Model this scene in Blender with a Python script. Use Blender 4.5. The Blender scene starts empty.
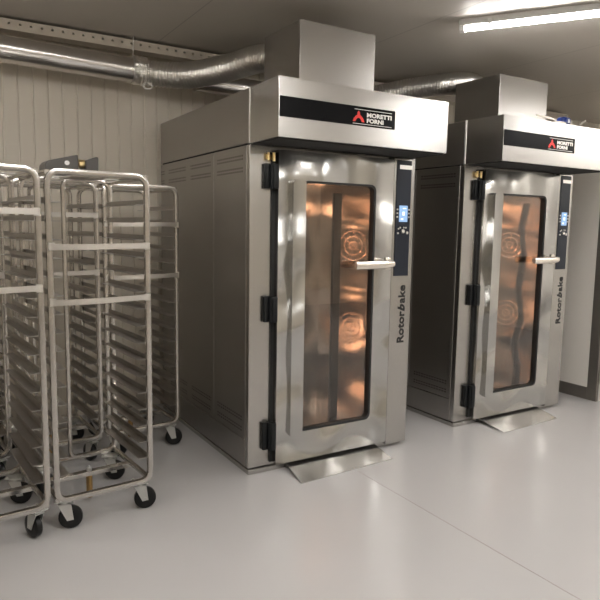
import bpy, bmesh, math, random
from mathutils import Vector, Matrix, noise
random.seed(4)
S = bpy.context.scene
COL = S.collection
PI = math.pi

# ------------------------------------------------------------------ materials
def mat(name, color=(.8,.8,.8), rough=.5, metal=0.0, emit=None, estr=0.0, spec=.5, coat=0.0):
    m = bpy.data.materials.new(name); m.use_nodes = True
    b = m.node_tree.nodes['Principled BSDF']
    b.inputs['Base Color'].default_value = (*color, 1)
    b.inputs['Roughness'].default_value = rough
    b.inputs['Metallic'].default_value = metal
    b.inputs['Specular IOR Level'].default_value = spec
    b.inputs['Coat Weight'].default_value = coat
    if emit:
        b.inputs['Emission Color'].default_value = (*emit, 1)
        b.inputs['Emission Strength'].default_value = estr
    return m

def steel(name, color, rough, wave=0.0, wscale=2.0, brush=(60, 60, 1.5), bstr=.0015, wstretch=(1,1,1), rvar=.025, aniso=0.0):
    """brushed stainless sheet: fine brushing in the roughness and bump, broad sheet waviness in the bump"""
    m = mat(name, color, rough, 1.0)
    nt = m.node_tree; N = nt.nodes; L = nt.links; b = N['Principled BSDF']
    tc = N.new('ShaderNodeTexCoord')
    mp = N.new('ShaderNodeMapping'); mp.inputs['Scale'].default_value = brush
    L.new(tc.outputs['Object'], mp.inputs['Vector'])
    n1 = N.new('ShaderNodeTexNoise'); n1.inputs['Scale'].default_value = 4; n1.inputs['Detail'].default_value = 4
    L.new(mp.outputs['Vector'], n1.inputs['Vector'])
    mr = N.new('ShaderNodeMapRange'); mr.inputs['To Min'].default_value = rough - rvar; mr.inputs['To Max'].default_value = rough + rvar
    L.new(n1.outputs['Fac'], mr.inputs['Value']); L.new(mr.outputs['Result'], b.inputs['Roughness'])
    b1 = N.new('ShaderNodeBump'); b1.inputs['Strength'].default_value = bstr; b1.inputs['Distance'].default_value = .002
    if bstr >= .01: L.new(n1.outputs['Fac'], b1.inputs['Height'])
    if wave > 0:
        mp2 = N.new('ShaderNodeMapping'); mp2.inputs['Scale'].default_value = wstretch
        L.new(tc.outputs['Object'], mp2.inputs['Vector'])
        n2 = N.new('ShaderNodeTexNoise'); n2.inputs['Scale'].default_value = wscale; n2.inputs['Detail'].default_value = 0
        L.new(mp2.outputs['Vector'], n2.inputs['Vector'])
        b2 = N.new('ShaderNodeBump'); b2.inputs['Strength'].default_value = 1; b2.inputs['Distance'].default_value = wave
        L.new(n2.outputs['Fac'], b2.inputs['Height']); L.new(b1.outputs['Normal'], b2.inputs['Normal'])
        L.new(b2.outputs['Normal'], b.inputs['Normal'])
    else:
        L.new(b1.outputs['Normal'], b.inputs['Normal'])
    return m

def mottled(name, c1, c2, scale, rough, bump=0.0, stretch=(1,1,1), rvar=.06, spec=.5):
    m = mat(name, c1, rough, spec=spec); nt = m.node_tree; N = nt.nodes; L = nt.links; b = N['Principled BSDF']
    tc = N.new('ShaderNodeTexCoord'); mp = N.new('ShaderNodeMapping'); mp.inputs['Scale'].default_value = stretch
    L.new(tc.outputs['Object'], mp.inputs['Vector'])
    n = N.new('ShaderNodeTexNoise'); n.inputs['Scale'].default_value = scale; n.inputs['Detail'].default_value = 5
    L.new(mp.outputs['Vector'], n.inputs['Vector'])
    cr = N.new('ShaderNodeMix'); cr.data_type = 'RGBA'
    cr.inputs[6].default_value = (*c1, 1); cr.inputs[7].default_value = (*c2, 1)
    L.new(n.outputs['Fac'], cr.inputs[0]); L.new(cr.outputs[2], b.inputs['Base Color'])
    mr = N.new('ShaderNodeMapRange'); mr.inputs['To Min'].default_value = rough - rvar; mr.inputs['To Max'].default_value = rough + rvar
    L.new(n.outputs['Fac'], mr.inputs['Value']); L.new(mr.outputs['Result'], b.inputs['Roughness'])
    if bump:
        bp = N.new('ShaderNodeBump'); bp.inputs['Strength'].default_value = bump; bp.inputs['Distance'].default_value = .01
        L.new(n.outputs['Fac'], bp.inputs['Height']); L.new(bp.outputs['Normal'], b.inputs['Normal'])
    return m

def seam_lines(m, axis, period, offset, width, color):
    """thin joint lines every `period` metres along one object axis, mixed over the base colour"""
    nt = m.node_tree; N = nt.nodes; L = nt.links; b = N['Principled BSDF']
    tc = N.new('ShaderNodeTexCoord'); sp = N.new('ShaderNodeSeparateXYZ'); L.new(tc.outputs['Object'], sp.inputs[0])
    a = N.new('ShaderNodeMath'); a.operation = 'SUBTRACT'; a.inputs[1].default_value = offset - period/2
    L.new(sp.outputs[axis], a.inputs[0])
    f = N.new('ShaderNodeMath'); f.operation = 'FLOORED_MODULO'; f.inputs[1].default_value = period; L.new(a.outputs[0], f.inputs[0])
    s = N.new('ShaderNodeMath'); s.operation = 'SUBTRACT'; s.inputs[1].default_value = period/2; L.new(f.outputs[0], s.inputs[0])
    ab = N.new('ShaderNodeMath'); ab.operation = 'ABSOLUTE'; L.new(s.outputs[0], ab.inputs[0])
    lt = N.new('ShaderNodeMath'); lt.operation = 'LESS_THAN'; lt.inputs[1].default_value = width/2; L.new(ab.outputs[0], lt.inputs[0])
    mx = N.new('ShaderNodeMix'); mx.data_type = 'RGBA'
    src = b.inputs['Base Color'].links[0].from_socket if b.inputs['Base Color'].links else None
    if src: L.new(src, mx.inputs[6])
    else: mx.inputs[6].default_value = b.inputs['Base Color'].default_value
    mx.inputs[7].default_value = (*color, 1)
    L.new(lt.outputs[0], mx.inputs[0]); L.new(mx.outputs[2], b.inputs['Base Color'])

def glass(name):
    m = bpy.data.materials.new(name); m.use_nodes = True; nt = m.node_tree; N = nt.nodes; L = nt.links
    for n in list(N): N.remove(n)
    o = N.new('ShaderNodeOutputMaterial'); mx = N.new('ShaderNodeMixShader')
    t = N.new('ShaderNodeBsdfTransparent'); t.inputs['Color'].default_value = (.95,.94,.93,1)
    g = N.new('ShaderNodeBsdfGlossy'); g.inputs['Roughness'].default_value = .015; g.inputs['Color'].default_value = (1,1,1,1)
    lw = N.new('ShaderNodeLayerWeight'); lw.inputs['Blend'].default_value = .5
    pw = N.new('ShaderNodeMath'); pw.operation = 'POWER'; pw.inputs[1].default_value = 4.0; L.new(lw.outputs['Facing'], pw.inputs[0])
    mr = N.new('ShaderNodeMapRange'); mr.inputs['To Min'].default_value = .05; mr.inputs['To Max'].default_value = .9
    L.new(pw.outputs[0], mr.inputs['Value'])
    L.new(mr.outputs['Result'], mx.inputs[0]); L.new(t.outputs[0], mx.inputs[1]); L.new(g.outputs[0], mx.inputs[2])
    L.new(mx.outputs[0], o.inputs['Surface'])
    return m

M = {}
M['floor'] = mottled('pale_epoxy_floor', (.425,.411,.402), (.45,.436,.426), .6, .25, rvar=.0, spec=.45)
M['wall'] = mottled('beige_panel_wall', (.61,.555,.47), (.65,.595,.505), 2.0, .45, stretch=(1,1,.2))
M['ceiling'] = mottled('ceiling_panels', (.50,.465,.415), (.54,.50,.445), .9, .5)
seam_lines(M['ceiling'], 0, 1.41, 1.365, .008, (.36,.33,.30))
M['white_wall'] = mottled('white_panel_wall', (.78,.75,.70), (.82,.79,.74), 1.0, .4)
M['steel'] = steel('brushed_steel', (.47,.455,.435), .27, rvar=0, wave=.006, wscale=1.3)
M['steel_side_dim'] = steel('brushed_steel_side_dim', (.39,.372,.352), .36, wave=.004, wscale=1.2, brush=(60,1.2,60), bstr=.008)  # side steel darkened in colour to imitate the dim room it reflects
def punched_rows(m):
    nt = m.node_tree; N = nt.nodes; L = nt.links; b = N['Principled BSDF']
    tc = N.new('ShaderNodeTexCoord'); sp = N.new('ShaderNodeSeparateXYZ'); L.new(tc.outputs['Object'], sp.inputs[0])
    def mth(op, a, bb):
        n = N.new('ShaderNodeMath'); n.operation = op
        for k, q in enumerate((a, bb)):
            if isinstance(q, (int, float)): n.inputs[k].default_value = q
            else: L.new(q, n.inputs[k])
        return n.outputs[0]
    z = sp.outputs[2]; y = sp.outputs[1]
    rows = None
    for zc in (1.968, 1.948, 1.895, 1.875, .350, .330, .282, .262):
        r = mth('LESS_THAN', mth('ABSOLUTE', mth('SUBTRACT', z, zc), 0), .0055)
        rows = r if rows is None else mth('MAXIMUM', rows, r)
    slot = mth('LESS_THAN', mth('FLOORED_MODULO', y, .030), .019)
    g = mth('LESS_THAN', mth('ABSOLUTE', mth('SUBTRACT', mth('FLOORED_MODULO', mth('ADD', y, -.055), .4725), .226), 0), .19)
    body = mth('GREATER_THAN', mth('ABSOLUTE', mth('SUBTRACT', y, .53), 0), .05)
    f = mth('MULTIPLY', mth('MULTIPLY', rows, slot), mth('MULTIPLY', g, body))
    mx = N.new('ShaderNodeMix'); mx.data_type = 'RGBA'; mx.inputs[6].default_value = b.inputs['Base Color'].default_value
    mx.inputs[7].default_value = (.15,.14,.13,1)
    L.new(f, mx.inputs[0]); L.new(mx.outputs[2], b.inputs['Base Color'])
M['steel_vent_dim'] = steel('punched_steel_side_dim', (.39,.372,.352), .36, wave=.004, wscale=1.2, brush=(60,1.2,60), bstr=.008)  # same darkened colour, shade of the sides put into the base tone
punched_rows(M['steel_vent_dim'])
M['steel_door'] = steel('wavy_door_steel', (.50,.495,.48), .19, wave=.11, wscale=2.6, wstretch=(1,1,1.0), brush=(60,60,1.2))
def top_roll(m, z0, k):
    """the pressed sheet rolls gently backwards towards the top edge of the door"""
    nt = m.node_tree; N = nt.nodes; L = nt.links; b = N['Principled BSDF']
    tc = N.new('ShaderNodeTexCoord'); sp = N.new('ShaderNodeSeparateXYZ'); L.new(tc.outputs['Object'], sp.inputs[0])
    a = N.new('ShaderNodeMath'); a.operation = 'SUBTRACT'; a.inputs[1].default_value = z0; L.new(sp.outputs[2], a.inputs[0])
    c = N.new('ShaderNodeMath'); c.operation = 'MAXIMUM'; c.inputs[1].default_value = 0; L.new(a.outputs[0], c.inputs[0])
    d = N.new('ShaderNodeMath'); d.operation = 'POWER'; d.inputs[1].default_value = 2; L.new(c.outputs[0], d.inputs[0])
    e = N.new('ShaderNodeMath'); e.operation = 'MULTIPLY'; e.inputs[1].default_value = -k; L.new(d.outputs[0], e.inputs[0])
    bp = N.new('ShaderNodeBump'); bp.inputs['Strength'].default_value = 1; bp.inputs['Distance'].default_value = 1.0
    L.new(e.outputs[0], bp.inputs['Height'])
    old = b.inputs['Normal'].links[0].from_socket; L.new(old, bp.inputs['Normal']); L.new(bp.outputs['Normal'], b.inputs['Normal'])
top_roll(M['steel_door'], 1.66, .20)
M['steel_bright'] = steel('hood_steel', (.55,.535,.52), .26, wave=.004, wscale=1.0, brush=(1.2,60,60))
M['chamber'] = steel('chamber_steel', (.70,.64,.59), .15, wave=.02, wscale=2.4, wstretch=(.5,.5,1.5), rvar=.03, bstr=.003)
M['rack'] = steel('rack_steel', (.52,.495,.465), .21, brush=(3,3,3), bstr=.0, rvar=.05)
M['rail'] = steel('rail_steel', (.44,.415,.39), .36, brush=(3,3,3), bstr=.0, rvar=.05)
M['strap'] = steel('strap_steel', (.66,.635,.60), .34, brush=(3,3,3), bstr=.0, rvar=.05)
M['zinc'] = mat('zinc_plate', (.62,.62,.60), .38, .85)
M['rubber'] = mat('black_rubber', (.008,.008,.008), .30, spec=.3)
M['black'] = mat('black_plastic', (.008,.009,.010), .40, spec=.25)
M['gasket'] = mat('black_gasket', (.012,.012,.012), .55)
M['dark_gap'] = mat('dark_gap', (.02,.019,.018), .8)
M['panel_black'] = mat('control_fascia', (.018,.022,.032), .30, spec=.3)
M['plate_black'] = mat('plate_black', (.008,.008,.009), .22, spec=.08)
M['white'] = mat('white_print', (.85,.83,.81), .5)
M['red'] = mat('red_print', (.72,.035,.03), .45)
M['ink'] = mat('black_print', (.010,.010,.011), .45)
M['screen'] = mat('lcd_screen', (.05,.10,.18), .3, emit=(.28,.42,.64), estr=.6)
M['screen_mark'] = mat('lcd_mark', (.6,.75,.9), .3, emit=(.6,.8,1.0), estr=.9)
M['silver'] = mat('satin_silver', (.75,.73,.70), .3, .9)
M['handle'] = mat('polished_handle', (.86,.80,.72), .22, .85)
M['brass'] = mat('brass', (.45,.29,.12), .36, 1.0)
M['gold'] = mat('bright_brass', (.80,.62,.32), .28, 1.0)
M['duct'] = steel('spiral_duct_steel', (.72,.70,.68), .20, wave=.002, wscale=8, brush=(1.5,40,40))
M['foil'] = steel('crumpled_foil', (.86,.84,.81), .30, wave=.0015, wscale=26, brush=(8,8,8))
M['tray'] = mat('cream_painted_steel', (.56,.50,.42), .5)
M['cream'] = mottled('cream_panel', (.80,.765,.71), (.83,.795,.74), 1.4, .42)
M['grey_trim'] = mat('grey_anodised_trim', (.20,.185,.165), .42, .6)
M['tin'] = mottled('dull_tin', (.075,.068,.062), (.095,.088,.08), 6, .42)
M['lamp_white'] = mat('lamp_housing', (.62,.60,.57), .5)
M['lamp_clear'] = mat('lamp_end', (.75,.74,.72), .3)
M['lamp_glow'] = mat('lamp_glow', (1,1,1), .5, emit=(1.0,.98,.95), estr=40.0)
M['warm_glow'] = mat('chamber_lamp_glow', (1,.8,.6), .5, emit=(1.0,.57,.34), estr=8.0)
M['blue'] = mat('blue_plastic', (.012,.03,.16), .35)
M['cable_white'] = mat('cable_white', (.62,.57,.50), .5)
M['cable_black'] = mat('cable_black', (.02,.02,.02), .5)
M['glass'] = glass('oven_glass')

# ------------------------------------------------------------------ mesh helpers
def obj(name, bm, m, parent=None, smooth=False, loc=None):
    bmesh.ops.recalc_face_normals(bm, faces=bm.faces)
    me = bpy.data.meshes.new(name); bm.to_mesh(me); bm.free()
    o = bpy.data.objects.new(name, me); COL.objects.link(o)
    me.materials.append(M[m] if isinstance(m, str) else m)
    if smooth:
        for p in me.polygons: p.use_smooth = True
        try:
            me.set_sharp_from_angle(angle=math.radians(40))
        except Exception: pass
    if parent: o.parent = parent
    if loc: o.location = loc
    return o
def tag(o, label=None, cat=None, group=None, kind=None):
    if label: o['label'] = label
    if cat: o['category'] = cat
    if group: o['group'] = group
    if kind: o['kind'] = kind
    return o
def thing(name, label, cat, loc=(0,0,0), rz=0, group=None):
    o = bpy.data.objects.new(name, None); COL.objects.link(o)
    o.empty_display_size = .1
    o.location = loc; o.rotation_euler = (0,0,rz)
    return tag(o, label, cat, group)
def dup(root, loc, rz, label):
    r = root.copy(); COL.objects.link(r); r.location = loc; r.rotation_euler = (0,0,rz); r['label'] = label
    for ch in list(root.children):
        c = ch.copy(); COL.objects.link(c); c.parent = r
        for g in list(ch.children):
            d = g.copy(); COL.objects.link(d); d.parent = c
    return r
def box(bm, x0, x1, y0, y1, z0, z1, bev=0.0, seg=2, mtx=None):
    r = bmesh.ops.create_cube(bm, size=1.0)
    vs = r['verts']
    for v in vs:
        v.co = Vector((x0+(v.co.x+.5)*(x1-x0), y0+(v.co.y+.5)*(y1-y0), z0+(v.co.z+.5)*(z1-z0)))
    if mtx is not None:
        for v in vs: v.co = mtx @ v.co
    if bev > 0:
        es = set(e for v in vs for e in v.link_edges)
        bmesh.ops.bevel(bm, geom=list(es), offset=bev, segments=seg, affect='EDGES', profile=.5)
def bx(*a, **k):
    bm = bmesh.new(); box(bm, *a, **k); return bm
def circ_sec(r, n=12, sq=2.0):
    out = []
    for i in range(n):
        a = 2*PI*(i+.5)/n; c, s = math.cos(a), math.sin(a)
        k = (abs(c)**sq + abs(s)**sq) ** (-1/sq)
        out.append((r*k*c, r*k*s))
    return out
def sweep(bm, pts, sec, closed=False, caps=True, radii=None, up=None):
    pts = [Vector(p) for p in pts]; n = len(pts); rings = []
    T = []
    for i in range(n):
        if closed: t = pts[(i+1) % n] - pts[i-1]
        else: t = pts[min(i+1, n-1)] - pts[max(i-1, 0)]
        T.append(t.normalized())
    u = Vector(up) if up else (Vector((0,0,1)) if abs(T[0].z) < .9 else Vector((0,1,0)))
    for i in range(n):
        t = T[i]
        u = (u - t*u.dot(t))
        u = u.normalized() if u.length > 1e-6 else t.orthogonal().normalized()
        w = t.cross(u)
        k = radii[i] if radii else 1.0
        rings.append([bm.verts.new(pts[i] + (w*a + u*b)*k) for a, b in sec])
    m = len(sec)
    for i in range(n if closed else n-1):
        A, B = rings[i], rings[(i+1) % n]
        for j in range(m):
            bm.faces.new((A[j], A[(j+1) % m], B[(j+1) % m], B[j]))
    if caps and not closed:
        bm.faces.new(rings[0][::-1]); bm.faces.new(rings[-1])
def cyl(bm, p, axis, r, h, n=20, r2=None):
    """cylinder from p along axis ('X','Y','Z') for h"""
    a = {'X':Vector((1,0,0)),'Y':Vector((0,1,0)),'Z':Vector((0,0,1))}[axis]
    sweep(bm, [Vector(p), Vector(p)+a*h], circ_sec(1, n), radii=[r, r if r2 is None else r2])
def arc(c, r, a0, a1, n):
    return [(c[0]+r*math.cos(a0+(a1-a0)*i/n), c[1]+r*math.sin(a0+(a1-a0)*i/n)) for i in range(n+1)]
def rrect(x0, x1, z0, z1, r, n=6):
    return (arc((x1-r, z1-r), r, 0, PI/2, n) + arc((x0+r, z1-r), r, PI/2, PI, n)
            + arc((x0+r, z0+r), r, PI, 1.5*PI, n) + arc((x1-r, z0+r), r, 1.5*PI, 2*PI, n))
def prism(bm, prof, y0, y1):
    """extrude an (x,z) outline from y0 to y1"""
    A = [bm.verts.new((x, y0, z)) for x, z in prof]; B = [bm.verts.new((x, y1, z)) for x, z in prof]
    n = len(prof)
    bm.faces.new(A); bm.faces.new(B[::-1])
    for i in range(n): bm.faces.new((A[i], B[i], B[(i+1) % n], A[(i+1) % n]))
def ring_prism(bm, outer, inner, y0, y1):
    """frame between two (x,z) outlines with the same number of points"""
    n = len(outer)
    o0 = [bm.verts.new((x,y0,z)) for x,z in outer]; o1 = [bm.verts.new((x,y1,z)) for x,z in outer]
    i0 = [bm.verts.new((x,y0,z)) for x,z in inner]; i1 = [bm.verts.new((x,y1,z)) for x,z in inner]
    for k in range(n):
        l = (k+1) % n
        for a, b in ((o0,o1),(i1,i0)):
            bm.faces.new((a[k], b[k], b[l], a[l]))
        bm.faces.new((o0[k], o0[l], i0[l], i0[k])); bm.faces.new((o1[k], i1[k], i1[l], o1[l]))
def bez(P, n):
    """Catmull-Rom through points"""
    P = [Vector(p) for p in P]; Q = [P[0]*2-P[1]] + P + [P[-1]*2-P[-2]]; out = []
    for i in range(1, len(Q)-2):
        for j in range(n):
            t = j/n
            out.append(.5*((2*Q[i]) + (Q[i+1]-Q[i-1])*t + (2*Q[i-1]-5*Q[i]+4*Q[i+1]-Q[i+2])*t*t + (3*Q[i]-Q[i-1]-3*Q[i+1]+Q[i+2])*t**3))
    out.append(P[-1]); return out
def text_verts(body, bold=0.0, shear=0.0):
    cu = bpy.data.curves.new('lettering', 'FONT'); cu.body = body; cu.offset = bold; cu.shear = shear
    cu.extrude = 0.0; cu.size = 1.0; cu.resolution_u = 3
    to = bpy.data.objects.new('lettering', cu); COL.objects.link(to)
    bpy.context.view_layer.update()
    me = bpy.data.meshes.new_from_object(to.evaluated_get(bpy.context.evaluated_depsgraph_get()))
    vs = [Vector(v.co) for v in me.vertices]; fs = [tuple(p.vertices) for p in me.polygons]
    bpy.data.objects.remove(to); bpy.data.curves.remove(cu); bpy.data.meshes.remove(me)
    return vs, fs
def add_text(bm, runs, fn):
    """runs of (text, bold, shear) laid end to end; fn maps normalised (u 0..1, v 0..1) to a point"""
    allv = []; allf = []; x = 0.0
    for body, bold, shear in runs:
        vs, fs = text_verts(body, bold, shear)
        x0 = min(v.x for v in vs); x1 = max(v.x for v in vs)
        if allv: x += .05 if shear == 0 else -.02
        base = len(allv)
        allv += [(v.x-x0+x, v.y) for v in vs]; allf += [tuple(i+base for i in f) for f in fs]
        x += x1-x0
    h0 = min(v[1] for v in allv); h1 = max(v[1] for v in allv)
    bv = [bm.verts.new(fn(v[0]/x, (v[1]-h0)/(h1-h0))) for v in allv]
    for f in allf:
        try: bm.faces.new([bv[i] for i in f])
        except ValueError: pass

# ------------------------------------------------------------------ the setting
X0, X1, Y0, Y1, ZC = -3.4, 6.4, -7.0, 1.75, 2.95
tag(obj('floor', bx(X0-.2, X1+.2, Y0-.2, Y1+.2, -.12, 0), 'floor'), kind='structure')
tag(obj('ceiling', bx(X0-.2, X1+.2, Y0-.2, Y1+.2, ZC, ZC+.12), 'ceiling'), kind='structure')
def ribbed(along0, along1, place, pitch=.1045, off=.0, g=.006, d=.007):
    """panel wall with narrow pressed grooves; place(s, depth, z) -> point"""
    bm = bmesh.new(); prof = [(along0, 0)]
    k = math.ceil((along0-off)/pitch); s = off+k*pitch
    while s < along1-.02:
        if s > along0+.02:
            ww = g*(1.5 if k % 10 == 0 else 1.0)
            prof += [(s-ww, 0), (s-ww*.35, d), (s+ww*.35, d), (s+ww, 0)]
        k += 1; s = off+k*pitch
    prof += [(along1, 0)]
    lo = [bm.verts.new(place(a, b, 0)) for a, b in prof]; hi = [bm.verts.new(place(a, b, ZC)) for a, b in prof]
    for i in range(len(prof)-1): bm.faces.new((lo[i], lo[i+1], hi[i+1], hi[i]))
    b0 = [bm.verts.new(place(a, .1, z)) for a, z in ((along0,0),(along1,0),(along1,ZC),(along0,ZC))]
    bm.faces.new(b0)
    bm.faces.new((lo[0], hi[0], b0[3], b0[0])); bm.faces.new((lo[-1], b0[1], b0[2], hi[-1]))
    return bm
tag(obj('wall_back', ribbed(X0, X1, lambda s, d, z: (s, Y1+d, z), off=-1.13), 'wall'), kind='structure')
tag(obj('wall_left', ribbed(Y0, Y1, lambda s, d, z: (X0-d, s, z)), 'wall'), kind='structure')
tag(obj('wall_right', bx(X1, X1+.1, Y0, Y1, 0, ZC), 'white_wall'), kind='structure')
tag(obj('wall_front', bx(X0, X1, Y0-.1, Y0, 0, ZC), 'wall'), kind='structure')
# poured-floor joint running out from the nearer oven
bm = bmesh.new(); box(bm, .640, .646, -3.3, -.285, -.001, .0006)
tag(obj('trim_1', bm, mat('floor_joint', (.30,.27,.25), .5)), kind='structure')

# ------------------------------------------------------------------ rotor oven
W, D, H, HT, P = 1.24, 1.598, 2.03, 2.35, .346
def make_oven(label, box_top):
    t = thing('rotor_oven', label, 'oven', group='bakery rotor ovens')
    th = .02
    # skin panels: two wide side panels, low kick panels, corner pillars
    for side, xa, xb in (('l', 0, th), ('r', W-th, W)):
        for y0, y1 in ((.045, .527), (.531, D)):
            p = obj('side_panel', bx(xa, xb, y0, y1, .216, H-.006, bev=.002, seg=1), 'steel_vent_dim', t)
        obj('kick_panel', bx(xa, xb, .045, D, .038, .212, bev=.002, seg=1), 'steel_side_dim', t)
        obj('upper_panel', bx(xa, xb, .012, D, H+.004, HT, bev=.002, seg=1), 'steel_side_dim', t)
    obj('back_panel', bx(th, W-th, D-th, D, .04, HT), 'steel_side_dim', t)
    obj('top_panel', bx(th, W-th, .012, D-th, HT-.025, HT-.004), 'steel_side_dim', t)
    obj('joint_strip', bx(.006, .03, .05, D-.03, H-.012, H+.010), 'dark_gap', t)
    obj('hood_trim', bx(-.003, W+.003, -.004, .010, H+.002, HT+.001, bev=.002, seg=1), 'silver', t)
    obj('plinth', bx(-.004, W-.01, -.012, D, 0, .033, bev=.004, seg=1), 'steel', t)
    fp = bmesh.new(); box(fp, 0, .150, -.001, .043, .038, H-.004, bev=.004, seg=2)
    obj('front_pillar', fp, 'steel', t)
    rp = bmesh.new(); box(rp, 1.058, W, -.052, .043, .026, H-.012, bev=.004, seg=2)
    pil = obj('front_pillar', rp, 'steel', t)
    obj('lintel', bx(.150, 1.058, .004, .043, 1.93, H-.004), 'steel', t)
    obj('sill', bx(.150, 1.058, .004, .043, .034, .12), 'steel', t)
    obj('door_seal', bx(.146, .170, -.012, .004, .06, 1.99), 'gasket', t)
    # control fascia on the right pillar
    cf = obj('control_panel', bx(1.078, 1.206, -.0575, -.051, 1.222, 2.004, bev=.002, seg=1), 'panel_black', t)
    obj('top_badge', bx(1.100, 1.206, -.060, -.057, 1.945, 1.972), 'silver', cf)
    obj('screen', bx(1.106, 1.180, -.0600, -.057, 1.592, 1.702, bev=.002, seg=1), 'screen', cf)
    sm = bmesh.new()
    box(sm, 1.122, 1.140, -.0612, -.0598, 1.606, 1.616); box(sm, 1.134, 1.152, -.0612, -.0598, 1.636, 1.660)
    box(sm, 1.136, 1.164, -.0612, -.0598, 1.680, 1.686)
    obj('screen_digits', sm, 'screen_mark', cf)
    for zz in (1.625, 1.650, 1.675):
        for xx in (1.090, 1.193): obj('key', bx(xx-.006, xx+.006, -.0592, -.057, zz-.005, zz+.005), 'silver', cf)
    for xx, zz, r in ((1.104,1.545,.006),(1.118,1.553,.006),(1.150,1.553,.006),(1.168,1.553,.006),(1.100,1.515,.007),(1.182,1.518,.010)):
        k = bmesh.new(); cyl(k, (xx, -.0615, zz), 'Y', r, .005, 12); obj('key', k, 'silver', cf)
    k = bmesh.new(); cyl(k, (1.140, -.070, 1.528), 'Y', .013, .014, 18); obj('knob', k, 'silver', cf, smooth=True)
    # model lettering reading upwards on the right pillar
    lb = bmesh.new()
    add_text(lb, [('Rotor', .022, 0), ('b', .036, .32), ('ake', .022, 0)], lambda u, v: (1.202-.062*v-.012, -.0545, .752+.405*u))
    obj('model_lettering', lb, 'ink', t)
    # door: steel frame round a tall window
    o = rrect(.168, 1.054, .050, 2.004, .012, 6); i = rrect(.335, .908, .238, 1.830, .045, 6)
    d = bmesh.new(); ring_prism(d, o, i, -.054, -.004)
    dr = obj('door', d, 'steel_door', t)
    gk = bmesh.new(); ring_prism(gk, i, rrect(.352, .893, .252, 1.818, .036, 6), -.0535, -.006); obj('window_gasket', gk, 'gasket', dr)
    gp = bmesh.new(); prism(gp, rrect(.350, .895, .250, 1.820, .036, 6), -.030, -.026); obj('window_pane', gp, 'glass', dr)
    cs = bmesh.new(); prism(cs, rrect(.255, .346, .225, 1.828, .018, 5), -.084, -.052); obj('cover_strip', cs, 'steel_door', dr)
    hb = bmesh.new()
    box(hb, .998, 1.046, -.064, -.054, 1.268, 1.350, bev=.005)
    cyl(hb, (1.018, -.112, 1.308), 'Y', .017, .050, 16)
    sweep(hb, bez([(1.030,-.112,1.311), (1.010,-.114,1.310), (.95,-.116,1.307), (.83,-.116,1.305), (.712,-.114,1.304)], 6),
          [(a*.62, b*1.0) for a, b in circ_sec(.027, 14, 2.6)], radii=[.7+.3*min(1, q/10) for q in range(25)])
    obj('handle', hb, 'handle', dr, smooth=True)
    for zc, hh in ((1.846, .074), (1.043, .080), (.238, .088)):
        hg = bmesh.new()
        box(hg, .090, .128, -.030, -.001, zc-hh, zc+hh, bev=.005); box(hg, .131, .168, -.062, -.004, zc-hh, zc+hh*.97, bev=.005)
        cyl(hg, (.132, -.040, zc-hh*1.02), 'Z', .012, hh*2.04, 14)
        obj('hinge', hg, 'black', t, smooth=True)
    lt = bmesh.new()
    box(lt, .104, .150, -.014, -.001, 1.945, 1.975, bev=.004); cyl(lt, (.114, -.022, 1.940), 'Z', .008, .045, 12)
    cyl(lt, (.146, -.030, 1.935), 'Z', .010, .05, 12)
    obj('pivot_bracket', lt, 'gold', t, smooth=True)
    # hood with brand plate
    hd = bmesh.new()
    box(hd, 0, W, -P, -.004, H, HT, bev=.003, seg=2)
    hood = obj('hood', hd, 'steel_bright', t)
    obj('hood_underside', bx(.012, W-.012, -P+.02, -.02, H-.006, H-.0005), 'dark_gap', hood)
    obj('brand_plate', bx(.006, .803, -P-.003, -P+.001, 2.138, 2.247, bev=.001, seg=1), 'plate_black', hood)
    em = bmesh.new()       # red pointed mark: two flared legs meeting in a small flame tip
    pts = [(0,0),(.20,0),(.30,.20),(.42,.34),(.58,.34),(.70,.20),(.80,0),(1,0),(.93,.25),(.78,.48),(.62,.62),(.60,.84),(.50,1.0),(.40,.84),(.38,.62),(.22,.48),(.07,.25)]
    prism(em, [(.488+.082*a, 2.160+.062*b) for a, b in pts], -P-.0048, -P-.002)
    bmesh.ops.triangulate(em, faces=[f for f in em.faces if len(f.verts) > 4])
    obj('brand_emblem', em, 'red', hood)
    bl = bmesh.new()
    add_text(bl, [('MORETTI', .05, 0)], lambda u, v: (.588+.186*u, -P-.0045, 2.190+.026*v))
    add_text(bl, [('FORNI', .05, 0)], lambda u, v: (.588+.125*u, -P-.0045, 2.158+.026*v))
    box(bl, .500, .775, -P-.0045, -P-.003, 2.2285, 2.2310); box(bl, .488, .775, -P-.0045, -P-.003, 2.1475, 2.1500)
    obj('brand_lettering', bl, 'white', hood)
    # fume box on the roof
    eb = bmesh.new(); box(eb, .335, .905, .0, .462, HT, box_top, bev=.003, seg=2)
    ebo = obj('fume_box', eb, 'steel_bright', t)
    # baking chamber behind the window
    cx0, cx1, cy0, cy1, cz0, cz1 = .10, 1.17, .045, 1.02, .085, 1.96
    ch = bmesh.new()
    nz, nx = 24, 10
    def grid(f):
        V = [[bm_.verts.new(f(a/nx, b/nz)) for b in range(nz+1)] for a in range(nx+1)]
        for a in range(nx):
            for b in range(nz): bm_.faces.new((V[a][b], V[a+1][b], V[a+1][b+1], V[a][b+1]))
    bm_ = ch
    bulge = lambda u, v: .010*math.sin(v*PI*7)*math.sin(u*PI)
    grid(lambda u, v: (cx0+(cx1-cx0)*u, cy1+bulge(u, v), cz0+(cz1-cz0)*v))
    grid(lambda u, v: (cx1+bulge(u, v), cy0+(cy1-cy0)*u, cz0+(cz1-cz0)*v))
    grid(lambda u, v: (cx0, cy0+(cy1-cy0)*u, cz0+(cz1-cz0)*v))
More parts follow.
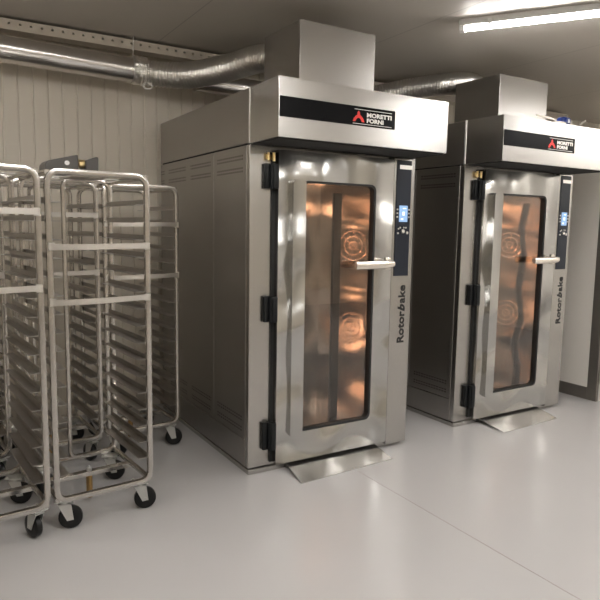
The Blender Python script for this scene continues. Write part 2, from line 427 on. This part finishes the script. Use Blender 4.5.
    for z in (cz0, cz1):
        ch.faces.new([ch.verts.new(p) for p in ((cx0,cy0,z),(cx1,cy0,z),(cx1,cy1,z),(cx0,cy1,z))])
    for z in (.62, 1.02, 1.42):     # joints of the liner sheets
        pass
    cho = obj('baking_chamber', ch, 'chamber', t, smooth=True)
    ap = bmesh.new(); box(ap, .955, 1.022, .50, .53, cz0, 1.80, bev=.003)
    obj('air_slot_post', ap, mat('dark_slot', (.012,.014,.014), .55, 0), cho)
    for zc in (1.412, .785):
        g = bmesh.new(); mt = Matrix.Translation((1.115, .47, zc)) @ Matrix.Rotation(math.radians(-52), 4, 'Z')
        for rr in (.112, .070, .030):
            sweep(g, [mt @ Vector((rr*math.cos(2*PI*q/28), 0, rr*math.sin(2*PI*q/28))) for q in range(28)], circ_sec(.0065, 8), closed=True)
        for q in range(3):
            a = PI*q/3+.4
            sweep(g, [mt @ Vector((s*.112*math.cos(a), 0, s*.112*math.sin(a))) for s in (-1, 1)], circ_sec(.0035, 6))
        for s in (-1, 1): sweep(g, [mt @ Vector((0,0,s*.10)), Vector((1.168, .51, zc+s*.10))], circ_sec(.004, 6))
        obj('fan_guard', g, mat('guard_wire', (.80,.62,.50), .25, 1.0), cho, smooth=True)
    for xa in (.118, 1.118):
        for zc in (.62, 1.06, 1.50):
            lp = bmesh.new(); box(lp, xa-.016, xa+.016, .050, .070, zc-.07, zc+.07, bev=.006); obj('chamber_lamp', lp, 'warm_glow', cho)
    lp = bmesh.new(); box(lp, .30, .95, .050, .070, 1.90, 1.93, bev=.006); obj('chamber_lamp', lp, 'warm_glow', cho)  # extra strip along the top, added to brighten the whole chamber
    return t
oven = make_oven('nearer stainless steel rotor oven, standing beside the tray racks', 2.79)
oven2 = dup(oven, (1.824, .0552, 0), .0078, 'farther stainless steel rotor oven, standing beside the cream panelled cabinet')
for c in oven2.children:       # its fume box is a little lower
    if c.name.startswith('fume_box'): c.scale.z = 1.0; c.location.z = -.055; c.data = c.data.copy(); 
for c in oven2.children:
    if c.name.startswith('fume_box'):
        for v in c.data.vertices:
            if v.co.z < HT+.1: v.co.z += .055

# loading ramps lying in front of the doors
def ramp(pts, label):
    bm = bmesh.new(); (bl, br, fr, fl) = pts; zt, zf = .036, .008
    v = [bm.verts.new(p) for p in ((*bl, zt-.006), (*br, zt-.006), (*fr, zf-.008), (*fl, zf-.008), (*bl, zt), (*br, zt), (*fr, zf-.003), (*fl, zf-.003))]
    for f in ((3,2,1,0),(4,5,6,7),(0,1,5,4),(1,2,6,5),(2,3,7,6),(3,0,4,7)): bm.faces.new([v[i] for i in f])
    for y in (.02,):   # folded rear leg that carries the high edge
        a = Vector((*bl, 0)); b = Vector((*br, 0)); off = Vector((0,-.01,0))
        w = [bm.verts.new(q) for q in (a, b, b+off, a+off, a+Vector((0,0,zt-.004)), b+Vector((0,0,zt-.004)), b+off+Vector((0,0,zt-.004)), a+off+Vector((0,0,zt-.004)))]
        for f in ((3,2,1,0),(4,5,6,7),(0,1,5,4),(1,2,6,5),(2,3,7,6),(3,0,4,7)): bm.faces.new([w[i] for i in f])
    o = obj('loading_ramp', bm, M['steel_bright'])
    tag(o, label, 'ramp', 'loading ramps at the oven doors')
ramp(((.262,-.018),(.985,-.018),(.968,-.238),(.222,-.282)), 'steel loading ramp plate on the floor at the nearer oven door')
ramp(((2.090,.032),(2.800,.040),(2.752,-.205),(2.068,-.240)), 'steel loading ramp plate on the floor at the farther oven door')

# ------------------------------------------------------------------ tray racks
RW, RD, ZB, ZT = .488, .55, .17, 1.792
def caster(t, x, y, rz):
    f = bmesh.new()
    mt = Matrix.Translation((x, y, 0)) @ Matrix.Rotation(rz, 4, 'Z')
    box(f, -.045, .045, -.035, .035, .150, .156, mtx=mt)
    def T(p): return mt @ Vector(p)
    cyl_r = circ_sec(.024, 14)
    sweep(f, [T((0,0,.134)), T((0,0,.151))], cyl_r)
    for s in (-1, 1):      # tapered fork cheeks
        prof = [(-.030,.136),(.034,.136),(.044,.052),(.012,.048)]
        A = [f.verts.new(T((a, s*.021, b))) for a, b in prof]; B = [f.verts.new(T((a, s*.025, b))) for a, b in prof]
        f.faces.new(A); f.faces.new(B[::-1])
        for i in range(4): f.faces.new((A[i], B[i], B[(i+1) % 4], A[(i+1) % 4]))
    box(f, -.030, .034, -.025, .025, .132, .137, mtx=mt)
    for bxx in (-.032, .032):
        for byy in (-.024, .024): sweep(f, [T((bxx,byy,.156)), T((bxx,byy,.164))], circ_sec(.007, 6))
    fo = obj('caster', f, 'zinc', t)
    w = bmesh.new(); pr = [(-.017,.030),(-.018,.050),(-.013,.058),(0,.060),(.013,.058),(.018,.050),(.017,.030)]
    n = 28; rg = []
    for i in range(n):
        a = 2*PI*i/n; rg.append([w.verts.new(T((.028+r*math.cos(a), yy, .0605+r*math.sin(a)))) for yy, r in pr])
    for i in range(n):
        for j in range(len(pr)-1): w.faces.new((rg[i][j], rg[i][j+1], rg[(i+1) % n][j+1], rg[(i+1) % n][j]))
    for j in (0, -1): w.faces.new([rg[i][j] for i in range(n)])
    obj('wheel', w, 'rubber', fo, smooth=True)
    hb = bmesh.new(); sweep(hb, [T((.028,-.028,.0605)), T((.028,.028,.0605))], circ_sec(.009, 10)); obj('axle', hb, 'zinc', fo)
def make_rack(label, loc, rz, straps, swivel):
    t = thing('tray_rack', label, 'rack', loc, rz, 'wheeled tray racks')
    hx, hy = RW/2, RD/2; sec = circ_sec(.0145, 12, 4.5)
    for y, nm in ((-hy, 'front_frame'), (hy, 'rear_frame')):
        f = bmesh.new(); pts = rrect(-hx, hx, ZB, ZT, .055, 6)
        sweep(f, [(a, y, b) for a, b in pts], sec, closed=True, up=(0,1,0))
        obj(nm, f, 'rack', t, smooth=True)
    sb = bmesh.new()
    pts = [(.07, ZB+.002)] + arc((-.005+.022, ZB+.042), .040, 1.5*PI, PI, 5)+ arc((-.005+.022, ZT-.042), .040, PI, .5*PI, 5) + [(.07, ZT-.002)]
    sweep(sb, [(a, hy-.004, b) for a, b in pts], circ_sec(.0125, 10, 4), up=(0,1,0)); obj('stop_bar', sb, 'rack', t, smooth=True)
    for x in (-hx, hx):
        sx = x*.985
        for z in (ZB+.004, ZT-.006):
            s = bmesh.new(); sweep(s, [(sx, -hy, z), (sx, hy, z)], circ_sec(.0125, 10, 5)); obj('side_bar', s, 'rack', t, smooth=True)
    obj('cross_bar', bx(-hx, hx, -.020, .020, ZB-.014, ZB+.012, bev=.003), 'rack', t)
    pn = bmesh.new(); cyl(pn, (0,0,.030), 'Z', .017, .13, 16); obj('pivot_pin', pn, 'brass', t, smooth=True)
    pc = bmesh.new(); cyl(pc, (0,0,ZB+.010), 'Z', .015, .020, 6); cyl(pc, (0,0,ZB+.030), 'Z', .010, .012, 12, r2=.004); obj('pivot_nut', pc, 'zinc', t)
    for y0 in (-.205, .085):
        obj('top_bar', bx(-hx+.01, hx-.01, y0, y0+.050, ZT-.003, ZT+.005, bev=.002, seg=1), 'strap', t)
    obj('hanging_plate', bx(-.09, .09, -.155, .09, ZT-.012, ZT-.004), 'strap', t)
    for k in range(16):
        z = .298+.09*k
        for s in (-1, 1):
            r = bmesh.new()
            x1 = s*(hx-.0146); xi = s*(hx-.062); xm = s*(hx-.0170)
            box(r, min(x1, xi), max(x1, xi), -hy-.006, hy+.006, z-.0015, z+.0015)
            box(r, min(x1, xm), max(x1, xm), -hy-.006, hy+.006, z+.0015, z+.026)
            obj('tray_rail', r, 'rail', t)
    for z in straps:
        b = bmesh.new(); n = 12; pts = []
        for i in range(n+1):
            u = -1+2*i/n
            pts.append((u*(hx+.002), -hy-.019-.034*(1-abs(u)**2.2), z+.002*math.sin(u*2)))
        sweep(b, pts, [(-.002,-.014),(.002,-.014),(.002,.014),(-.002,.014)])
        for s in (-1, 1):
            box(b, s*(hx-.008)-.016, s*(hx-.008)+.016, -hy-.023, -hy-.0135, z-.019, z+.019, bev=.002, seg=1)
        obj('retaining_bar', b, 'strap', t)
    for (sx, sy), a in zip(((-1,-1),(1,-1),(1,1),(-1,1)), swivel):
        caster(t, sx*(hx-.045), sy*(hy-.040), a)
    return t
def rc(fr, deg):    # rack centre from its front right post
    a = math.radians(deg); ex = Vector((math.cos(a), math.sin(a))); ey = Vector((-ex.y, ex.x))
    c = Vector(fr) - ex*RW/2 + ey*RD/2
    return (c.x, c.y, 0), a
l, a = rc((-.670, -.155), 5)
make_rack('empty stainless tray rack fully in view at the front, brass pin showing underneath', l, a, (1.171, 1.437), (-.35, -.3, -.55, .6))
l, a = rc((-1.205, -.230), 5)
rB = make_rack('empty stainless tray rack cut off by the left edge of the photo', l, a, (1.244, 1.598), (-2.2, 1.9, -.5, 2.4))
l, a = rc((-.196, .712), 4)
make_rack('empty stainless tray rack standing right against the side of the nearer oven', l, a, (1.207, 1.548), (-.5, -.35, .4, .2))
l, a = rc((-.738, .655), 5)
dup(rB, l, a, 'empty stainless tray rack in the back row, directly behind the front rack')
l, a = rc((-1.285, .60), 5)
dup(rB, l, a, 'empty stainless tray rack seen only through the rack at the left edge')

# two tins lying on the rack tops
def tin(name, label, pts, dep, m, rz, loc):
    bm = bmesh.new(); prism(bm, pts, 0, dep)
    es = list(bm.edges); bmesh.ops.bevel(bm, geom=es, offset=.004, segments=1, affect='EDGES')
    t = thing(name, label, 'tin', loc, rz)
    obj('body', bm, m, t)
    return t
ztop = ZT+.0145
t1 = tin('metal_tin', 'dark metal tin with a white sticker, lying on top of the racks', [(-.02,0),(.182,0),(.178,.158),(.150,.152),(.004,.112),(-.014,.090)], .16, 'tin', .06, (-1.010, .665, ztop))
s = bmesh.new()
sweep(s, [(.112+.014*math.cos(2*PI*q/10), -.0012, .105+.013*math.sin(2*PI*q/10)) for q in range(10)], [(.001,.001),(-.001,.001),(-.001,-.001),(.001,-.001)], closed=True)
cyl(s, (.112, -.0015, .105), 'Y', .014, .002, 14); obj('sticker', s, 'white', t1)
t2 = tin('metal_canister', 'small dark canister with a brass cap on the racks beside the dark tin', [(.03,0),(.104,0),(.108,.150),(.098,.156),(.03,.128)], .14, 'tin', .06, (-.812, .690, ztop))
s = bmesh.new(); cyl(s, (-.004, .05, .110), 'X', .026, .036, 18); obj('cap', s, 'gold', t2, smooth=True)

# ------------------------------------------------------------------ ducts and tray under the ceiling
def corrugated(bm, P, r, amp, pitch, seed):
    path = bez(P, 60); Ls = [0]
    for i in range(1, len(path)): Ls.append(Ls[-1]+(path[i]-path[i-1]).length)
    total = Ls[-1]; step = pitch/4; n = int(total/step); pts = []; rad = []; j = 0
    for i in range(n+1):
        s = total*i/n
        while j < len(Ls)-2 and Ls[j+1] < s: j += 1
        q = (s-Ls[j])/max(1e-6, Ls[j+1]-Ls[j]); pts.append(path[j].lerp(path[j+1], q))
        nz = noise.noise(Vector((s*7, seed, 0)))
        rad.append(r + amp*math.cos(2*PI*s/pitch)*(1 if s < total-.05 else .6) + .004*nz)
    sweep(bm, pts, circ_sec(1, 28), radii=rad)
dz = thing('rigid_duct', 'shiny rigid round duct running along the beige wall under the ceiling', 'duct', (-.2, 1.5, 2.71))
bm = bmesh.new()
p0, p1 = Vector((-3.15, 0, .072)), Vector((0, 0, 0)); n = 66; pts = []; rad = []
for i in range(n+1):
    pts.append(p0.lerp(p1, i/n)); rad.append(.094)
for x in (-1.02, -2.22):
    pass
sweep(bm, pts, circ_sec(1, 40), radii=rad); obj('pipe', bm, 'duct', dz, smooth=True)
for x in (-.05, -.98, -2.4):
    h = bmesh.new(); zc = -x*.072/3.15
    sweep(h, [(x, .097*math.cos(2*PI*q/28), zc+.097*math.sin(2*PI*q/28)) for q in range(28)], [(-.008,-.001),(.008,-.001),(.008,.001),(-.008,.001)], closed=True, up=(0,1,0))
    sweep(h, [(x, -.03, zc+.091), (x, -.045, .235)], circ_sec(.004, 8))
    obj('hanger', h, 'silver', dz, smooth=True)
f1 = thing('flexible_duct', 'corrugated foil duct bending from the rigid duct to the fume box of the nearer oven', 'duct', (-.2, 1.5, 2.71), group='foil ducts to the fume boxes')
bm = bmesh.new()
corrugated(bm, [(-.03,0,0), (.12,-.04,-.012), (.34,-.20,-.022), (.54,-.48,.006), (.68,-.74,.036), (.79,-1.036,-.022)], .093, .0065, .027, 1.0)
obj('hose', bm, 'foil', f1, smooth=True)
cf = bmesh.new(); n = 40; rg = []
for i in range(7):
    x = -.045+.016*i
    rg.append([cf.verts.new((x, (.104+.012*noise.noise(Vector((x*60, math.cos(2*PI*k/n)*4, math.sin(2*PI*k/n)*4))))*math.cos(2*PI*k/n), .003+(.104+.012*noise.noise(Vector((x*60, math.cos(2*PI*k/n)*4, math.sin(2*PI*k/n)*4))))*math.sin(2*PI*k/n))) for k in range(n)])
for i in range(6):
    for k in range(n): cf.faces.new((rg[i][k], rg[i][(k+1) % n], rg[i+1][(k+1) % n], rg[i+1][k]))
obj('foil_cuff', cf, 'foil', f1, smooth=False)
lp = bmesh.new(); sweep(lp, [(.05+.035*math.cos(a), -.06, -.115+.022*math.sin(a)) for a in [2*PI*q/14 for q in range(14)]], circ_sec(.006, 8), closed=True)
obj('tape_end', lp, 'foil', f1, smooth=True)
r2 = thing('rigid_duct', 'second rigid duct behind the foil duct, running on towards the farther oven', 'duct', (.27, 1.53, 2.705))
bm = bmesh.new(); sweep(bm, [(0,0,0), (1.43,0,-.01)], circ_sec(.080, 36)); obj('pipe', bm, 'duct', r2, smooth=True)
bm = bmesh.new(); sweep(bm, [(0.0,-.05,-.078),(.60,-.05,-.083)], [(-.02,-.003),(.02,-.003),(.02,.003),(-.02,.003)]); obj('support_strip', bm, 'tray', r2)
f2 = thing('flexible_duct', 'corrugated foil duct running to the fume box of the farther oven', 'duct', (1.66, 1.53, 2.695), group='foil ducts to the fume boxes')
bm = bmesh.new(); corrugated(bm, [(0,0,0), (.25,-.06,.055), (.55,-.32,.125), (.76,-.68,.140), (.80,-.90,.09), (.76,-1.01,-.03)], .092, .0065, .027, 5.0)
obj('hose', bm, 'foil', f2, smooth=True)

ct = bmesh.new()        # perforated cream angle section
xa, pit, zb, zt, yf = -3.3, .070, 2.862, 2.930, 1.49
for k in range(118):
    a, b = xa+k*pit, xa+(k+1)*pit; c = ((a+b)/2, (zb+zt)/2+.004); hr = .0085
    ov = [(b,zt),(c[0],zt),(a,zt),(a,c[1]),(a,zb),(c[0],zb),(b,zb),(b,c[1])]
    iv = [(c[0]+hr*math.cos(PI/4+PI/4*i), c[1]+hr*math.sin(PI/4+PI/4*i)) for i in range(8)]
    O = [ct.verts.new((x,yf,z)) for x,z in ov]; I = [ct.verts.new((x,yf,z)) for x,z in iv]; J = [ct.verts.new((x,yf+.003,z)) for x,z in iv]
    for i in range(8):
        ct.faces.new((O[i], O[(i+1) % 8], I[(i+1) % 8], I[i])); ct.faces.new((I[i], I[(i+1) % 8], J[(i+1) % 8], J[i]))
bmesh.ops.remove_doubles(ct, verts=ct.verts, dist=.0002)
xe = xa+118*pit
box(ct, xa, xe, yf, yf+.12, zb-.003, zb); box(ct, xa, xe, yf+.117, yf+.12, zb, zt)
cto = obj('cable_tray', ct, 'tray')
tag(cto, 'cream perforated cable tray running along under the ceiling above the ducts', 'cable tray')
for x in (-1.16, -.2, 1.0, 2.4):
    h = bmesh.new(); cyl(h, (x, yf+.06, zb), 'Z', .004, ZC-zb, 8); obj('threaded_rod', h, 'silver', cto)

# ------------------------------------------------------------------ cream cabinet at the right
cb = thing('proofing_cabinet', 'cream panelled cabinet with grey edge trim at the right edge of the photo', 'cabinet', (3.51, -.055, 0))
obj('side_panel', bx(.004, .030, .095, 1.45, .115, 2.13), 'cream', cb)
tr = bmesh.new()
box(tr, 0, .034, 0, .095, .0, 2.16, bev=.003); box(tr, 0, .034, .095, 1.45, 0, .115, bev=.003); box(tr, 0, .034, .095, 1.45, 2.10, 2.16, bev=.003)
obj('edge_trim', tr, 'grey_trim', cb)
obj('carcass', bx(.034, 1.20, .03, 1.45, 0.0, 2.15), 'cream', cb)
fr = bmesh.new(); box(fr, .034, .10, -.004, .030, 0, 2.16, bev=.002); box(fr, 1.14, 1.20, -.004, .030, 0, 2.16, bev=.002); box(fr, .10, 1.14, -.004, .03, 2.09, 2.16, bev=.002); box(fr, .10, 1.14, -.004, .03, 0, .06, bev=.002)
obj('front_frame', fr, 'silver', cb)
dd = obj('door', bx(.105, 1.135, -.030, .028, .07, 2.08, bev=.006), 'cream', cb)
hnb = bmesh.new(); box(hnb, 1.05, 1.08, -.075, -.055, .9, 1.25, bev=.006)
for z in (.93, 1.22): box(hnb, 1.055, 1.075, -.058, -.029, z-.012, z+.012)
obj('handle', hnb, 'silver', dd)
for z in (.22, 1.9):
    h = bmesh.new(); box(h, .045, .118, -.036, -.003, z-.06, z+.06, bev=.005); obj('hinge', h, 'black', cb)

# ------------------------------------------------------------------ plug and cables on the farther oven
pg = thing('cable_connector', 'blue cable connector lying on the hood of the farther oven', 'connector', (2.585, -.205, HT), .05)
b = bmesh.new(); sweep(b, [(-.05,0,.034),(-.012,0,.034)], circ_sec(.026, 16)); sweep(b, [(-.012,0,.034),(.046,0,.034)], circ_sec(.033, 16, 3)); obj('housing', b, 'blue', pg, smooth=True)
b = bmesh.new(); sweep(b, [(.046,0,.034),(.066,0,.034)], circ_sec(.020, 14)); obj('gland', b, 'blue', pg, smooth=True)
b = bmesh.new(); box(b, .012, .030, -.0345, -.032, .022, .048); obj('marking', b, 'white', pg)
b = bmesh.new(); sweep(b, bez([(.066,0,.034),(.13,.0,.022),(.22,.02,.014),(.30,.06,.022),(.40,.10,.07),(.62,.2,.13)], 8), circ_sec(.0085, 10)); obj('lead', b, 'cable_white', pg, smooth=True)
b = bmesh.new(); sweep(b, bez([(2.50,-.02,HT+.10),(2.56,-.14,HT+.055),(2.58,-.19,HT+.012),(2.54,-.25,HT+.011),(2.44,-.24,HT+.011)], 8), circ_sec(.009, 10))
tag(obj('cable', b, M['cable_white'], smooth=True), 'short pale cable beside the fume box on the farther oven', 'cable')

# ------------------------------------------------------------------ tube lights
def make_lamp(label, loc, rz):
    t = thing('tube_light', label, 'ceiling light', loc, rz, 'ceiling tube lights'); L = 1.25
    obj('housing', bx(0, L, -.050, .050, -.042, 0, bev=.004), 'lamp_white', t)
    b = bmesh.new(); pr = arc((0,-.006), .060, 1.31*PI, 1.69*PI, 12)
    A = [b.verts.new((.035, y, z)) for y, z in pr]; B = [b.verts.new((L-.035, y, z)) for y, z in pr]
    for i in range(12): b.faces.new((A[i], A[i+1], B[i+1], B[i]))
    b.faces.new(A); b.faces.new(B[::-1]); b.faces.new((A[0], B[0], B[-1], A[-1]))
    obj('tube', b, 'lamp_glow', t, smooth=True)
    for x0, x1 in ((.0, .034), (L-.034, L)):
        e = bmesh.new(); cyl(e, (x0, 0, -.040), 'X', .036, x1-x0, 18); obj('end_cap', e, 'lamp_clear', t, smooth=True)
    for x in (.2, 1.05):
        c = bmesh.new(); box(c, x-.012, x+.012, -.052, .052, -.05, -.012, bev=.003); obj('clip', c, 'lamp_clear', t)
    return t
LA = math.atan2(-.712, .493)
lamp = make_lamp('tube light on the ceiling above the farther oven', (1.525, -.130, ZC), LA)
for i, (x, y) in enumerate(((-2.1,.3), (-1.3,-1.1), (-.75,-2.1), (.6,-2.3), (2.9,-1.9), (5.7,-1.7), (3.3,-3.0), (4.6,-1.7), (-2.3,-4.2), (.2,-4.6), (2.4,-5.2), (4.5,-4.2))):  # unseen lamps, added to light the room and whiten the hoods
    dup(lamp, (x, y, ZC), LA, 'added unseen tube light that brightens the room')

# ------------------------------------------------------------------ camera, world, colour
cd = bpy.data.cameras.new('camera'); cam = bpy.data.objects.new('camera', cd); COL.objects.link(cam)
f, pit, ro, ya = 613.2584, .1193, .0157, .5471
Fv = Vector((math.sin(ya)*math.cos(pit), math.cos(ya)*math.cos(pit), -math.sin(pit)))
Rv = Vector((math.cos(ya), -math.sin(ya), 0)); Uv = Rv.cross(Fv)
R2 = math.cos(ro)*Rv + math.sin(ro)*Uv; U2 = -math.sin(ro)*Rv + math.cos(ro)*Uv
m = Matrix((R2, U2, -Fv)).transposed().to_4x4(); m.translation = Vector((-1.6518, -3.3077, 1.55))
cam.matrix_world = m
cd.sensor_width = 36; cd.lens = f/600*36; cd.clip_start = .05
S.camera = cam
w = bpy.data.worlds.new('world'); S.world = w; w.use_nodes = True
w.node_tree.nodes['Background'].inputs['Color'].default_value = (.8,.85,1,1)
w.node_tree.nodes['Background'].inputs['Strength'].default_value = .3
S.view_settings.view_transform = 'Standard'; S.view_settings.look = 'None'
S.view_settings.exposure = .97; S.view_settings.gamma = 1.0
